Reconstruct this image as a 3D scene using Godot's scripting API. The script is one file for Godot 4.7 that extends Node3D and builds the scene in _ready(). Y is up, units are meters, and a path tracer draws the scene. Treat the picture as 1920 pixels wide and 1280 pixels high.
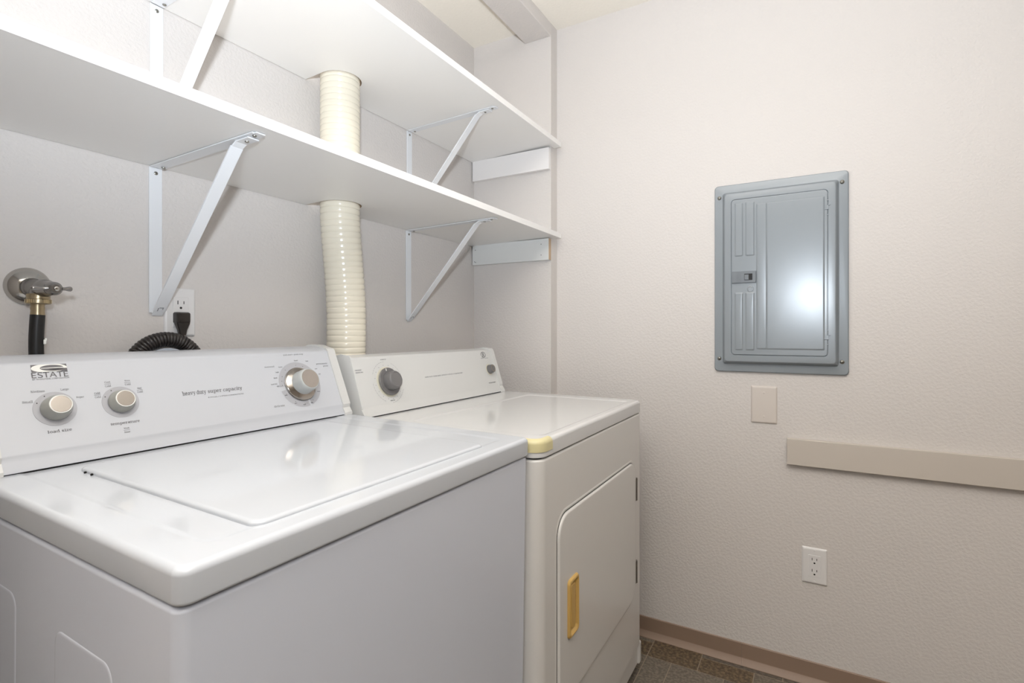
extends Node3D

# ---------------------------------------------------------------- mesh builder
class MB:
	var p := PackedVector3Array()
	func tri(a: Vector3, b: Vector3, c: Vector3) -> void:
		if (b - a).cross(c - a).length_squared() > 1e-18:
			p.append(a); p.append(b); p.append(c)
	func quad(a: Vector3, b: Vector3, c: Vector3, d: Vector3) -> void:
		tri(a, b, c); tri(a, c, d)
	func mesh(angle := 38.0) -> ArrayMesh:
		var n := p.size() / 3
		var fn := PackedVector3Array(); fn.resize(n)
		var un := PackedVector3Array(); un.resize(n)
		var at := {}
		for i in n:
			var f: Vector3 = (p[i * 3 + 1] - p[i * 3]).cross(p[i * 3 + 2] - p[i * 3])
			fn[i] = f; un[i] = f.normalized()
			for k in 3:
				var q := Vector3i((p[i * 3 + k] * 50000.0).round())
				if at.has(q): at[q].append(i)
				else: at[q] = [i]
		var lim := cos(deg_to_rad(angle))
		var vs := PackedVector3Array(); vs.resize(n * 3)
		var ns := PackedVector3Array(); ns.resize(n * 3)
		for i in n:
			for k in 3:
				var v := p[i * 3 + k]
				var s := Vector3.ZERO
				for j in at[Vector3i((v * 50000.0).round())]:
					if un[j].dot(un[i]) > lim: s += fn[j]
				var w: int = i * 3 + [0, 2, 1][k]
				vs[w] = v; ns[w] = s.normalized() if s.length_squared() > 0.0 else un[i]
		var a := []; a.resize(Mesh.ARRAY_MAX)
		a[Mesh.ARRAY_VERTEX] = vs; a[Mesh.ARRAY_NORMAL] = ns
		var m := ArrayMesh.new()
		m.add_surface_from_arrays(Mesh.PRIMITIVE_TRIANGLES, a)
		return m
	# rings run counterclockwise seen from where the loft goes to
	func loft(rings: Array, cap0 := true, cap1 := true) -> void:
		for i in rings.size() - 1:
			var r0: PackedVector3Array = rings[i]
			var r1: PackedVector3Array = rings[i + 1]
			var n := r0.size()
			for j in n:
				var k := (j + 1) % n
				quad(r0[j], r0[k], r1[k], r1[j])
		if cap0: fan(rings[0], true)
		if cap1: fan(rings[-1], false)
	func fan(r: PackedVector3Array, flip: bool) -> void:
		var c := Vector3.ZERO
		for v in r: c += v
		c /= r.size()
		for j in r.size():
			var k := (j + 1) % r.size()
			if flip: tri(c, r[k], r[j])
			else: tri(c, r[j], r[k])
	# rounded rectangles [w, h, r, height, cx, cy] stacked along f.z of the frame f
	func plate(f: Transform3D, prof: Array, cap0 := true, seg := 5, cap1 := true) -> void:
		var rings := []
		for q in prof:
			var ring := PackedVector3Array()
			var cx: float = q[4] if q.size() > 4 else 0.0
			var cy: float = q[5] if q.size() > 5 else 0.0
			var r: float = clampf(q[2], 0.0001, minf(q[0], q[1]) * 0.4999)
			for c in 4:
				var sx: float = [1, -1, -1, 1][c]
				var sy: float = [1, 1, -1, -1][c]
				for i in seg + 1:
					var t := (c + float(i) / seg) * PI / 2
					ring.append(f * Vector3(cx + sx * (q[0] / 2 - r) + cos(t) * r, cy + sy * (q[1] / 2 - r) + sin(t) * r, q[3]))
			rings.append(ring)
		loft(rings, cap0, cap1)
	# [r, height] turned about f.z
	func lathe(f: Transform3D, prof: Array, n := 40, cap0 := true, cap1 := true) -> void:
		var rings := []
		for q in prof:
			var ring := PackedVector3Array()
			for i in n:
				var t := TAU * i / n
				ring.append(f * Vector3(cos(t) * q[0], sin(t) * q[0], q[1]))
			rings.append(ring)
		loft(rings, cap0, cap1)
	func tube(path: PackedVector3Array, radii: PackedFloat32Array, n := 16) -> void:
		var rings := []
		var t0 := (path[1] - path[0]).normalized()
		var u := t0.cross(Vector3.UP if absf(t0.y) < 0.9 else Vector3.RIGHT).normalized()
		for i in path.size():
			var t := (path[mini(i + 1, path.size() - 1)] - path[maxi(i - 1, 0)]).normalized()
			u = (u - t * u.dot(t)).normalized()
			var w := t.cross(u)
			var ring := PackedVector3Array()
			for j in n:
				var a := TAU * j / n
				ring.append(path[i] + (u * cos(a) + w * sin(a)) * radii[i])
			rings.append(ring)
		loft(rings)
	func box(c: Vector3, s: Vector3, r := 0.0, b := Basis()) -> void:
		var h := s / 2
		var seg := 3 if r > 0.0 else 0
		r = minf(r, minf(h.x, minf(h.y, h.z)) * 0.98)
		for ax in 3:
			for sg in [-1, 1]:
				var u := (ax + 1) % 3
				var v := (ax + 2) % 3
				var gu := _grid(h[u], r, seg)
				var gv := _grid(h[v], r, seg)
				for i in gu.size() - 1:
					for j in gv.size() - 1:
						var q := []
						for o in [[0, 0], [1, 0], [1, 1], [0, 1]]:
							var x := Vector3.ZERO
							x[ax] = h[ax] * sg; x[u] = gu[i + o[0]]; x[v] = gv[j + o[1]]
							if r > 0.0:
								var e := h - Vector3(r, r, r)
								var k := x.clamp(-e, e)
								x = k + (x - k).normalized() * r
							q.append(c + b * x)
						if sg > 0: quad(q[0], q[1], q[2], q[3])
						else: quad(q[3], q[2], q[1], q[0])
	func _grid(h: float, r: float, seg: int) -> PackedFloat32Array:
		var g := PackedFloat32Array()
		if r <= 0.0: return PackedFloat32Array([-h, h])
		for i in seg + 1: g.append(-h + r - r * tan(PI / 4 * (1.0 - float(i) / seg)))
		for i in seg + 1: g.append(h - r + r * tan(PI / 4 * float(i) / seg))
		return g
	# polygon (a, b) pushed from z0 to z1 in the frame f
	func prism(f: Transform3D, poly: PackedVector2Array, z0: float, z1: float) -> void:
		var q := poly
		if Geometry2D.is_polygon_clockwise(q):
			q = q.duplicate(); q.reverse()
		var n := q.size()
		for i in n:
			var k := (i + 1) % n
			quad(f * Vector3(q[i].x, q[i].y, z0), f * Vector3(q[k].x, q[k].y, z0), f * Vector3(q[k].x, q[k].y, z1), f * Vector3(q[i].x, q[i].y, z1))
		var t := Geometry2D.triangulate_polygon(q)
		for i in range(0, t.size(), 3):
			var a := q[t[i]]; var b := q[t[i + 1]]; var c := q[t[i + 2]]
			if (b - a).cross(c - a) < 0.0:
				var e := b; b = c; c = e
			tri(f * Vector3(a.x, a.y, z1), f * Vector3(b.x, b.y, z1), f * Vector3(c.x, c.y, z1))
			tri(f * Vector3(a.x, a.y, z0), f * Vector3(c.x, c.y, z0), f * Vector3(b.x, b.y, z0))

# ---------------------------------------------------------------- nodes
var M := {}
var rng := RandomNumberGenerator.new()
const TO_ROOM := Basis(Vector3(0, 0, 1), Vector3(0, 1, 0), Vector3(-1, 0, 0))   # frame of the right wall, facing into the room

func fr(o: Vector3, b := Basis()) -> Transform3D: return Transform3D(b, o)

func obj(called: String, mb, mat: Material, parent: Node = self, label := "", angle := 38.0) -> MeshInstance3D:
	var o := MeshInstance3D.new()
	o.name = called
	o.mesh = mb.mesh(angle) if mb is MB else mb
	o.material_override = mat
	o.cast_shadow = GeometryInstance3D.SHADOW_CASTING_SETTING_ON
	parent.add_child(o, true)
	if label: o.set_meta("label", label)
	return o

func thing(called: String, label: String, category: String, at := Vector3.ZERO, group := "") -> Node3D:
	var o := Node3D.new()
	o.name = called
	o.position = at
	add_child(o, true)
	tag(o, label, category, group)
	return o

func tag(o: Node, label: String, category: String, group := "") -> void:
	o.set_meta("label", label)
	o.set_meta("category", category)
	if group: o.set_meta("group", group)

func struct(called: String, mb: MB, mat: Material, label: String, category: String, angle := 38.0) -> MeshInstance3D:
	var o := obj(called, mb, mat, self, label, angle)
	o.set_meta("kind", "structure")
	o.set_meta("category", category)
	return o

func box_mb(lo: Vector3, hi: Vector3, r := 0.0) -> MB:
	var m := MB.new()
	m.box((lo + hi) / 2, hi - lo, r)
	return m

func disc(m: MB, f: Transform3D, r: float, z0: float, z1: float, n := 40) -> void:
	m.lathe(f, [[r, z0], [r, z1]], n)

func mat(c: Color, rough: float, metal := 0.0, spec := 0.5) -> StandardMaterial3D:
	var m := StandardMaterial3D.new()
	m.albedo_color = c
	m.roughness = rough
	m.metallic = metal
	m.metallic_specular = spec
	return m

func noise_tex(freq: float, octaves: int, seed_: int, normal: bool, bump := 1.0, ramp: Gradient = null, size := 512) -> NoiseTexture2D:
	var n := FastNoiseLite.new()
	n.noise_type = FastNoiseLite.TYPE_SIMPLEX_SMOOTH
	n.frequency = freq
	n.fractal_octaves = octaves
	n.seed = seed_
	var t := NoiseTexture2D.new()
	t.width = size; t.height = size
	t.seamless = true
	t.noise = n
	t.as_normal_map = normal
	t.bump_strength = bump
	if ramp: t.color_ramp = ramp
	return t

func textured_wall(c: Color, scale: float, strength: float, seed_: int) -> StandardMaterial3D:
	var m := mat(c, 0.62, 0.0, 0.35)
	m.uv1_triplanar = true
	m.uv1_world_triplanar = true
	m.uv1_scale = Vector3.ONE * scale
	m.normal_enabled = true
	m.normal_texture = noise_tex(0.028, 3, seed_, true, 3.0)
	m.normal_scale = strength
	return m

func font(serif: bool, bold := 400, italic := false) -> SystemFont:
	var f := SystemFont.new()
	f.font_names = PackedStringArray(["Droid Serif" if serif else "Droid Sans"])
	f.font_weight = bold
	f.font_italic = italic
	return f

# a line of print whose box is w wide (and h high) about the point (x, s) of the frame f
func print_text(parent: Node, f: Transform3D, text: String, x: float, s: float, w: float, h: float, fo: Font, m: Material, called := "lettering") -> void:
	var t := TextMesh.new()
	t.text = text
	t.font = fo
	t.font_size = 32
	t.pixel_size = 0.01
	t.depth = 0.02
	t.curve_step = 2.0
	var b := t.get_aabb()
	var o := MeshInstance3D.new()
	o.name = called
	o.mesh = t
	o.material_override = m
	var sx := w / b.size.x
	var sy := h / b.size.y if h > 0.0 else sx
	var bs := Basis(f.basis.x * sx, f.basis.y * sy, f.basis.z * 0.012)
	var c := b.get_center()
	o.transform = Transform3D(bs, f * Vector3(x, s, 0.0004) - bs * Vector3(c.x, c.y, 0))
	parent.add_child(o, true)

# ---------------------------------------------------------------- the scene
func _ready() -> void:
	rng.seed = 7
	# camera: level, 974 px focal length for 1920x1280, horizon 20 px above the middle
	var cam := Camera3D.new()
	cam.name = "camera"
	cam.projection = Camera3D.PROJECTION_FRUSTUM
	cam.near = 0.05
	cam.far = 60.0
	cam.size = 0.05 * 1280.0 / 974.0
	cam.frustum_offset = Vector2(0, -0.05 * 20.0 / 974.0)
	cam.position = Vector3(0, 1.10, 1.225)
	cam.rotation.y = -atan2(974.0, 557.0)
	add_child(cam)
	var we := WorldEnvironment.new()
	we.name = "environment"
	var env := Environment.new()
	env.background_mode = Environment.BG_COLOR
	env.background_color = Color(0.05, 0.05, 0.05)
	env.tonemap_mode = Environment.TONE_MAPPER_LINEAR
	env.tonemap_exposure = 0.94
	env.sdfgi_enabled = true
	env.ssao_enabled = true
	env.ssil_enabled = true
	we.environment = env
	add_child(we)
	# the photographer's flash, just above and left of the lens, its head tilted up
	var flash := SpotLight3D.new()
	flash.name = "flash"
	flash.position = Vector3(-0.06, 1.30, 1.255)
	flash.rotation_degrees = Vector3(59, -64, 0)
	flash.light_color = Color(0.92, 0.96, 1.0)
	flash.light_energy = 3.05
	flash.light_size = 0.035
	flash.spot_angle = 86.0
	flash.spot_angle_attenuation = 1.0
	flash.spot_range = 12.0
	flash.spot_attenuation = 2.0
	flash.shadow_enabled = true
	add_child(flash)
	var spill := OmniLight3D.new()
	spill.name = "flash_spill"
	spill.position = flash.position
	spill.light_color = flash.light_color
	spill.light_energy = 0.07
	spill.light_size = 0.035
	spill.omni_range = 12.0
	spill.omni_attenuation = 2.0
	spill.shadow_enabled = true
	add_child(spill)
	# a second head bounced off the ceiling fills the room from above
	var bounce := SpotLight3D.new()
	bounce.name = "bounced_flash"
	bounce.position = Vector3(-0.06, 1.36, 1.30)
	bounce.rotation_degrees = Vector3(88, -60, 0)
	bounce.light_color = Color(0.985, 0.98, 0.99)
	bounce.light_energy = 6.0
	bounce.light_size = 0.04
	bounce.spot_angle = 74.0
	bounce.spot_angle_attenuation = 1.0
	bounce.spot_range = 12.0
	bounce.spot_attenuation = 2.0
	bounce.shadow_enabled = true
	add_child(bounce)

	materials()
	room()
	washer()
	dryer()
	shelves()
	duct()
	plumbing()
	wall_fittings()

func materials() -> void:
	M.wall = textured_wall(Color(0.85, 0.827, 0.81), 6.2, 0.8, 3)
	M.ceiling = textured_wall(Color(0.965, 0.94, 0.895), 4.6, 0.5, 11)
	M.enamel = mat(Color(0.785, 0.798, 0.82), 0.07)
	M.side = mat(Color(0.825, 0.84, 0.88), 0.2)
	M.warm_side = mat(Color(0.86, 0.85, 0.835), 0.2)
	M.warm_enamel = mat(Color(0.85, 0.848, 0.845), 0.08)
	M.plastic = mat(Color(0.80, 0.808, 0.83), 0.3)
	M.warm_plastic = mat(Color(0.85, 0.848, 0.84), 0.3)
	M.greyed = mat(Color(0.80, 0.81, 0.79), 0.4)
	M.guide = mat(Color(0.72, 0.74, 0.78), 0.4)
	M.shelf = mat(Color(0.95, 0.942, 0.932), 0.4)
	M.edge = mat(Color(0.955, 0.945, 0.935), 0.35)
	M.bracket = mat(Color(0.915, 0.92, 0.93), 0.35)
	M.cleat = mat(Color(0.87, 0.872, 0.865), 0.4)
	M.upper_cleat = mat(Color(0.935, 0.92, 0.912), 0.45)
	M.raw_wood = mat(Color(0.76, 0.66, 0.55), 0.7)
	M.rail = mat(Color(0.80, 0.765, 0.725), 0.42)
	M.duct = mat(Color(0.915, 0.885, 0.815), 0.2)
	M.steel = mat(Color(0.62, 0.61, 0.58), 0.32, 1.0)
	M.chrome = mat(Color(0.74, 0.73, 0.71), 0.12, 1.0)
	M.dull_chrome = mat(Color(0.60, 0.59, 0.58), 0.25, 0.95)
	M.brass = mat(Color(0.68, 0.62, 0.51), 0.32, 0.9)
	M.rubber = mat(Color(0.085, 0.08, 0.08), 0.45)
	M.black = mat(Color(0.17, 0.15, 0.14), 0.28)
	M.dark = mat(Color(0.06, 0.055, 0.05), 0.6)
	M.gap = mat(Color(0.10, 0.095, 0.09), 0.7)
	M.ink = mat(Color(0.42, 0.41, 0.42), 0.5)
	M.pale_ink = mat(Color(0.60, 0.60, 0.61), 0.5)
	M.dial = mat(Color(0.715, 0.715, 0.735), 0.35)
	M.knob = mat(Color(0.64, 0.64, 0.615), 0.3)
	M.pale_knob = mat(Color(0.74, 0.75, 0.745), 0.25)
	M.brushed = mat(Color(0.72, 0.69, 0.66), 0.16, 1.0)
	M.white = mat(Color(0.95, 0.95, 0.93), 0.3)
	M.dryer_knob = mat(Color(0.46, 0.45, 0.45), 0.35)
	M.ivory = mat(Color(0.88, 0.86, 0.79), 0.4)
	M.gold = mat(Color(0.80, 0.655, 0.38), 0.35)
	M.tape = mat(Color(0.84, 0.80, 0.62), 0.4)
	M.panel = mat(Color(0.56, 0.585, 0.605), 0.25, 0.05, 0.55)
	M.latch = mat(Color(0.44, 0.46, 0.48), 0.4)
	M.plate = mat(Color(0.90, 0.89, 0.885), 0.3)
	M.painted_plate = mat(Color(0.84, 0.805, 0.775), 0.4)
	M.base = mat(Color(0.58, 0.49, 0.425), 0.5)
	M.grout = mat(Color(0.60, 0.55, 0.48), 0.8)
	# stone-look vinyl
	var ramps := [[Color(0.31, 0.265, 0.215), Color(0.40, 0.34, 0.27), Color(0.50, 0.425, 0.335)], [Color(0.40, 0.365, 0.325), Color(0.455, 0.42, 0.375), Color(0.52, 0.48, 0.43)], [Color(0.34, 0.31, 0.28), Color(0.40, 0.365, 0.33), Color(0.46, 0.42, 0.375)]]
	for i in 3:
		var g := Gradient.new()
		g.offsets = PackedFloat32Array([0.25, 0.5, 0.78])
		g.colors = PackedColorArray(ramps[i])
		var m := mat(Color.WHITE, 0.45)
		m.albedo_texture = noise_tex(0.022, 6, 20 + i, false, 1.0, g)
		m.uv1_triplanar = true
		m.uv1_world_triplanar = true
		m.uv1_scale = Vector3.ONE * 6.5
		m.normal_enabled = true
		m.normal_texture = noise_tex(0.03, 4, 40 + i, true, 4.0)
		m.normal_scale = 0.5
		M["tile%d" % i] = m

# ---------------------------------------------------------------- the room
const RW := 1.874      # right wall
const AW := 1.82       # side wall of the recess
const H := 2.29

func room() -> void:
	struct("wall_back", box_mb(Vector3(0.03, -0.1, -0.1), Vector3(1.974, H + 0.1, 0)), M.wall, "textured off-white wall behind the washer and dryer", "wall")
	struct("wall_right", box_mb(Vector3(RW, -0.1, 0.358), Vector3(RW + 0.1, H + 0.1, 4.4)), M.wall, "textured off-white wall carrying the grey breaker panel", "wall")
	struct("wall_recess", box_mb(Vector3(AW, -0.1, 0), Vector3(RW + 0.1, H + 0.1, 0.358)), M.wall, "short side wall of the laundry recess at the shelf ends", "wall")
	struct("wall_left", box_mb(Vector3(0.03, -0.1, 0), Vector3(0.13, H + 0.1, 0.358)), M.wall, "left side wall of the laundry recess", "wall")
	struct("wall_side", box_mb(Vector3(-2.4, -0.1, 0.258), Vector3(0.03, H + 0.1, 0.358)), M.wall, "wall to the left of the laundry recess", "wall")
	struct("wall_end", box_mb(Vector3(-2.5, -0.1, 0.258), Vector3(-2.4, H + 0.1, 4.4)), M.wall, "far left wall of the room", "wall")
	struct("wall_front", box_mb(Vector3(-2.5, -0.1, 4.4), Vector3(1.974, H + 0.1, 4.5)), M.wall, "wall opposite the washer and dryer", "wall")
	struct("ceiling", box_mb(Vector3(-2.5, H, -0.1), Vector3(1.974, H + 0.1, 4.5)), M.ceiling, "cream textured ceiling", "ceiling")
	struct("trim_1", box_mb(Vector3(0.13, 2.24, 0.245), Vector3(AW, H, 0.358), 0.002), M.wall, "shallow header beam across the top of the recess", "beam")
	# floor: a grout bed with one mesh per stone-look tile
	var fl := struct("floor", box_mb(Vector3(-2.5, -0.1, -0.1), Vector3(1.974, -0.0012, 4.5)), M.grout, "brown and grey stone-look tile floor", "floor")
	var u := 0.081
	var x0 := 1.8385
	var z0 := 0.748
	var taken := {}
	# [column, row, columns, rows, look]; column 0 ends at x0 and counts to the left, row 0 starts at z0
	var list := [[-1, 0, 2, 2, 0], [-1, 2, 1, 3, 2], [0, 2, 1, 2, 0], [1, 0, 2, 1, 1], [1, 1, 2, 2, 1], [0, -2, 1, 2, 0], [-1, -1, 1, 1, 1], [1, 3, 2, 1, 2], [0, 4, 1, 2, 1], [-1, 5, 1, 2, 2]]
	for t in list:
		for i in t[2]:
			for j in t[3]: taken[Vector2i(t[0] + i, t[1] + j)] = true
	for j in range(-3, 19):
		for i in range(-1, 24):
			if taken.has(Vector2i(i, j)): continue
			var w := rng.randi_range(1, 2)
			var h := rng.randi_range(1, 2)
			if w == 2 and taken.has(Vector2i(i + 1, j)): w = 1
			if h == 2 and (taken.has(Vector2i(i, j + 1)) or (w == 2 and taken.has(Vector2i(i + 1, j + 1)))): h = 1
			for a in w:
				for b in h: taken[Vector2i(i + a, j + b)] = true
			list.append([i, j, w, h, rng.randi_range(0, 2)])
	for t in list:
		var xa: float = x0 - (t[0] + t[2]) * u
		var xb: float = minf(x0 - t[0] * u, RW - 0.001)
		var za: float = z0 + t[1] * u
		var zb: float = za + t[3] * u
		var m := MB.new()
		var f := Transform3D(Basis(Vector3(1, 0, 0), Vector3(0, 0, -1), Vector3(0, 1, 0)), Vector3((xa + xb) / 2, 0, (za + zb) / 2))
		m.plate(f, [[xb - xa - 0.003, zb - za - 0.003, 0.002, -0.0012], [xb - xa - 0.003, zb - za - 0.003, 0.002, -0.0004], [xb - xa - 0.0045, zb - za - 0.0045, 0.002, 0.0]], false, 1)
		obj("tile", m, M["tile%d" % t[4]], fl)
	# rubber cove base with a seam
	for s in [[0.358, 1.0315], [1.0320, 4.4]]:
		var m := MB.new()
		var poly := PackedVector2Array([Vector2(0, 0), Vector2(0.019, 0), Vector2(0.019, 0.002), Vector2(0.012, 0.0085), Vector2(0.0055, 0.0185), Vector2(0.0045, 0.0215), Vector2(0.0045, 0.066), Vector2(0.003, 0.068), Vector2(0, 0.068)])
		m.prism(Transform3D(Basis(Vector3(-1, 0, 0), Vector3(0, 1, 0), Vector3(0, 0, -1)), Vector3(RW, 0, 0)), poly, -s[1], -s[0])
		struct("baseboard_right", m, M.base, "taupe rubber cove base along the right wall, %s the seam" % ("nearer the dryer than" if s[0] < 1.0 else "beyond"), "baseboard", 20.0)

# ---------------------------------------------------------------- washer and dryer
# outline points (z, y) of a console, extruded along x
func console_body(root: Node3D, x0: float, x1: float, prof: PackedVector2Array, m: Material, called := "console") -> Node3D:
	var mb := MB.new()
	mb.prism(Transform3D(Basis(Vector3(0, 0, 1), Vector3(0, 1, 0), Vector3(-1, 0, 0)), Vector3.ZERO), prof, -x1, -x0)
	return obj(called, mb, m, root, "", 30.0)

func grooved(m: MB, f: Transform3D, r: float, z: float) -> void:
	var pr := []
	var n := int(r / 0.00045)
	for i in n + 1:
		pr.append([r * (1.0 - float(i) / n) + 0.00005, z + (0.00011 if i % 2 else 0.0)])
	m.lathe(f, pr, 56, false, true)

func cabinet(root: Node3D, hw: float, zb: float, zf: float, y0: float, y1: float, r: float, m: Material) -> MeshInstance3D:
	var mb := MB.new()
	var f := Transform3D(Basis(Vector3(1, 0, 0), Vector3(0, 0, -1), Vector3(0, 1, 0)), Vector3(0, 0, (zb + zf) / 2))
	var w := hw * 2
	var d := zf - zb
	var pr := [[w, d, r, y0]]
	for i in 6:
		var a := PI / 2 * i / 5
		var e := 0.006 * (1.0 - cos(a))
		pr.append([w - 2 * e, d - 2 * e, r, y1 - 0.006 + 0.006 * sin(a)])
	pr.append([w - 0.02, d - 0.02, r - 0.008, y1])
	mb.plate(f, pr, true, 8)
	return obj("cabinet", mb, m, root)

func washer() -> void:
	var o := thing("washing_machine", "white top-loading washing machine with silver-capped knobs, in the left foreground", "washing machine", Vector3(0.6015, 0, 0.711))
	o.rotation.x = 0.0157
	var hw := 0.3415
	cabinet(o, hw, -0.645, 0.0, 0.012, 0.8435, 0.013, M.side)
	# pressed panels on its left side
	for q in [[-0.258, -0.1195, 0.05, 0.753], [-0.60, -0.371, 0.05, 0.760]]:
		var m := MB.new()
		var f := Transform3D(Basis(Vector3(0, 0, 1), Vector3(0, 1, 0), Vector3(-1, 0, 0)), Vector3(-hw + 0.0005, (q[2] + q[3]) / 2, (q[0] + q[1]) / 2))
		var w: float = q[1] - q[0]
		var h: float = q[3] - q[2]
		m.plate(f, [[w, h, 0.020, 0], [w - 0.002, h - 0.002, 0.019, 0.0007], [w - 0.005, h - 0.005, 0.018, 0.0011], [w - 0.010, h - 0.010, 0.016, 0.0012]], false, 8)
		obj("side_panel", m, M.side, o)
	# shadow gap, then the enamelled top
	var g := MB.new()
	g.plate(Transform3D(Basis(Vector3(1, 0, 0), Vector3(0, 0, -1), Vector3(0, 1, 0)), Vector3(0, 0, -0.3225)), [[0.672, 0.634, 0.012, 0.84], [0.672, 0.634, 0.012, 0.85]], true, 6)
	obj("seal", g, M.gap, o)
	var t := MB.new()
	var up := Transform3D(Basis(Vector3(1, 0, 0), Vector3(0, 0, -1), Vector3(0, 1, 0)), Vector3(0, 0, -0.321))
	var W := hw * 2 + 0.002
	var Dp := 0.65
	var pr := [[W - 0.012, Dp - 0.012, 0.010, 0.8455], [W - 0.003, Dp - 0.003, 0.013, 0.8463], [W, Dp, 0.0145, 0.849], [W, Dp, 0.0145, 0.8735]]
	for i in range(1, 7):
		var a := PI / 2 * i / 6
		var e := 0.0085 * (1.0 - cos(a))
		pr.append([W - 2 * e, Dp - 2 * e, 0.0145 - e * 0.5, 0.8735 + 0.0085 * sin(a)])
	pr.append([W - 0.085, Dp - 0.07, 0.02, 0.882])
	pr.append([W - 0.092, Dp - 0.077, 0.02, 0.8818])
	pr.append([W - 0.102, Dp - 0.087, 0.02, 0.8810])
	pr.append([W - 0.110, Dp - 0.095, 0.02, 0.8808])
	t.plate(up, pr, true, 8)
	obj("top", t, M.enamel, o)
	# lid
	var l := MB.new()
	var lx := 0.467
	var lz := 0.435
	var lf := Transform3D(up.basis, Vector3(-0.010, 0, -0.2485))
	var lp := [[lx - 0.004, lz - 0.004, 0.014, 0.8785], [lx, lz, 0.016, 0.8800], [lx, lz, 0.016, 0.8830]]
	for i in range(1, 6):
		var a := PI / 2 * i / 5
		var e := 0.006 * (1.0 - cos(a))
		lp.append([lx - 2 * e, lz - 2 * e, 0.016 - e * 0.4, 0.883 + 0.004 * sin(a)])
	lp.append([lx - 0.03, lz - 0.03, 0.012, 0.8870])
	l.plate(lf, lp, true, 7)
	var lid := obj("lid", l, M.enamel, o)
	var hg := MB.new()
	for s in [0, 1]:
		hg.box(Vector3(-0.245, 0.8822, -0.437 + 0.021 * s), Vector3(0.003, 0.003, 0.003), 0.0008)
	obj("hinge_pin", hg, M.dark, lid)
	# console
	var A := Vector2(-0.5144, 0.9077)
	var B := Vector2(-0.5750, 1.0417)
	var d := (B - A).normalized()
	var prof := PackedVector2Array([Vector2(-0.66, 0.8838), Vector2(-0.5065, 0.8838), Vector2(-0.5066, 0.8860), Vector2(-0.5132, 0.8990), A + Vector2(0.0006, -0.0010), A + d * 0.002])
	for i in 6:
		var a := PI / 2 * i / 5
		prof.append(B - d * 0.008 + Vector2(-0.008 + 0.008 * cos(a), 0.009 * sin(a) - 0.001).rotated(0.15))
	prof.append(Vector2(-0.600, 1.0485)); prof.append(Vector2(-0.650, 1.0495)); prof.append(Vector2(-0.66, 1.044))
	var cons := console_body(o, -0.317, 0.317, prof, M.plastic)
	var gap := MB.new()
	gap.box(Vector3(0, 0.8824, -0.561), Vector3(0.640, 0.0027, 0.104))
	obj("shadow_gap", gap, M.gap, o)
	# end caps, a little proud of the console
	var cap := PackedVector2Array([Vector2(-0.663, 0.8822), Vector2(-0.5035, 0.8822), Vector2(-0.5040, 0.8885), Vector2(-0.5125, 0.9000), A + Vector2(0.0035, 0.001)])
	for i in 6:
		var a := PI / 2 * i / 5
		cap.append(B - d * 0.010 + Vector2(-0.008 + 0.0115 * cos(a), 0.016 * sin(a)).rotated(0.2))
	cap.append(Vector2(-0.610, 1.0535)); cap.append(Vector2(-0.645, 1.0540)); cap.append(Vector2(-0.663, 1.046))
	console_body(o, 0.3165, 0.3395, cap, M.warm_plastic, "end_cap")
	console_body(o, -0.3395, -0.3165, cap, M.warm_plastic, "end_cap")
	# the sloping face carries the print and the knobs; x runs as in the room, s up the slope
	var face := Transform3D(Basis(Vector3(1, 0, 0), Vector3(0, d.y, d.x), Vector3(0, -d.x, d.y)), Vector3(-0.6015, A.y, A.x))
	knob(cons, face, 0.3567, 0.0661, 0.0225, "load_knob")
	knob(cons, face, 0.4472, 0.0661, 0.0185, "temperature_knob")
	timer_knob(cons, face, 0.8138, 0.0640)
	var serif := font(true)
	var sans := font(false)
	for q in [["Small", 0.3245, 0.0812, 0.0128], ["Medium", 0.3388, 0.0972, 0.0172], ["Large", 0.3726, 0.0966, 0.0108], ["Super", 0.3912, 0.0812, 0.0106]]:
		print_text(o, face, q[0], q[1], q[2], q[3], 0, serif, M.pale_ink)
	print_text(o, face, "load size", 0.3572, 0.0294, 0.0303, 0.0044, serif, M.ink)
	for q in [["Cold", "Cold", 0.4155, 0.0822], ["Cool", "Cold", 0.4330, 0.1005], ["Warm", "Cold", 0.4632, 0.1008], ["Hot", "Cold", 0.4800, 0.0848], ["Wash", "Rinse", 0.4474, 0.0149]]:
		print_text(o, face, q[0], q[2], q[3] + 0.0036, 0.0086 if q[0] != "Hot" else 0.007, 0, serif, M.pale_ink)
		print_text(o, face, q[1], q[2], q[3] - 0.0034, 0.0088, 0, serif, M.pale_ink)
		var ln := MB.new()
		ln.plate(face, [[0.0098, 0.0003, 0.0001, 0.0, q[2], q[3]], [0.0098, 0.0003, 0.0001, 0.0004, q[2], q[3]]], false, 1)
		obj("rule", ln, M.pale_ink, o)
	print_text(o, face, "temperature", 0.4475, 0.0276, 0.0437, 0.0054, serif, M.ink)
	print_text(o, face, "heavy duty", 0.5725, 0.0684, 0.0450, 0.0105, font(true, 400, true), M.ink)
	print_text(o, face, "super capacity", 0.6345, 0.0684, 0.0720, 0.0098, serif, M.ink)
	print_text(o, face, "8 CYCLES / 3 SPEED COMBINATIONS", 0.6336, 0.0566, 0.0745, 0.0024, sans, M.pale_ink)
	print_text(o, face, "pull start - push stop", 0.8174, 0.1388, 0.0545, 0.0040, serif, M.pale_ink)
	print_text(o, face, "normal", 0.7468, 0.1124, 0.0246, 0.0036, serif, M.pale_ink)
	print_text(o, face, "permanent", 0.8912, 0.1110, 0.0330, 0.0040, serif, M.pale_ink)
	print_text(o, face, "press", 0.9010, 0.1040, 0.0150, 0.0038, serif, M.pale_ink)
	print_text(o, face, "delicate", 0.7456, 0.0190, 0.0260, 0.0046, serif, M.pale_ink)
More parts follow.
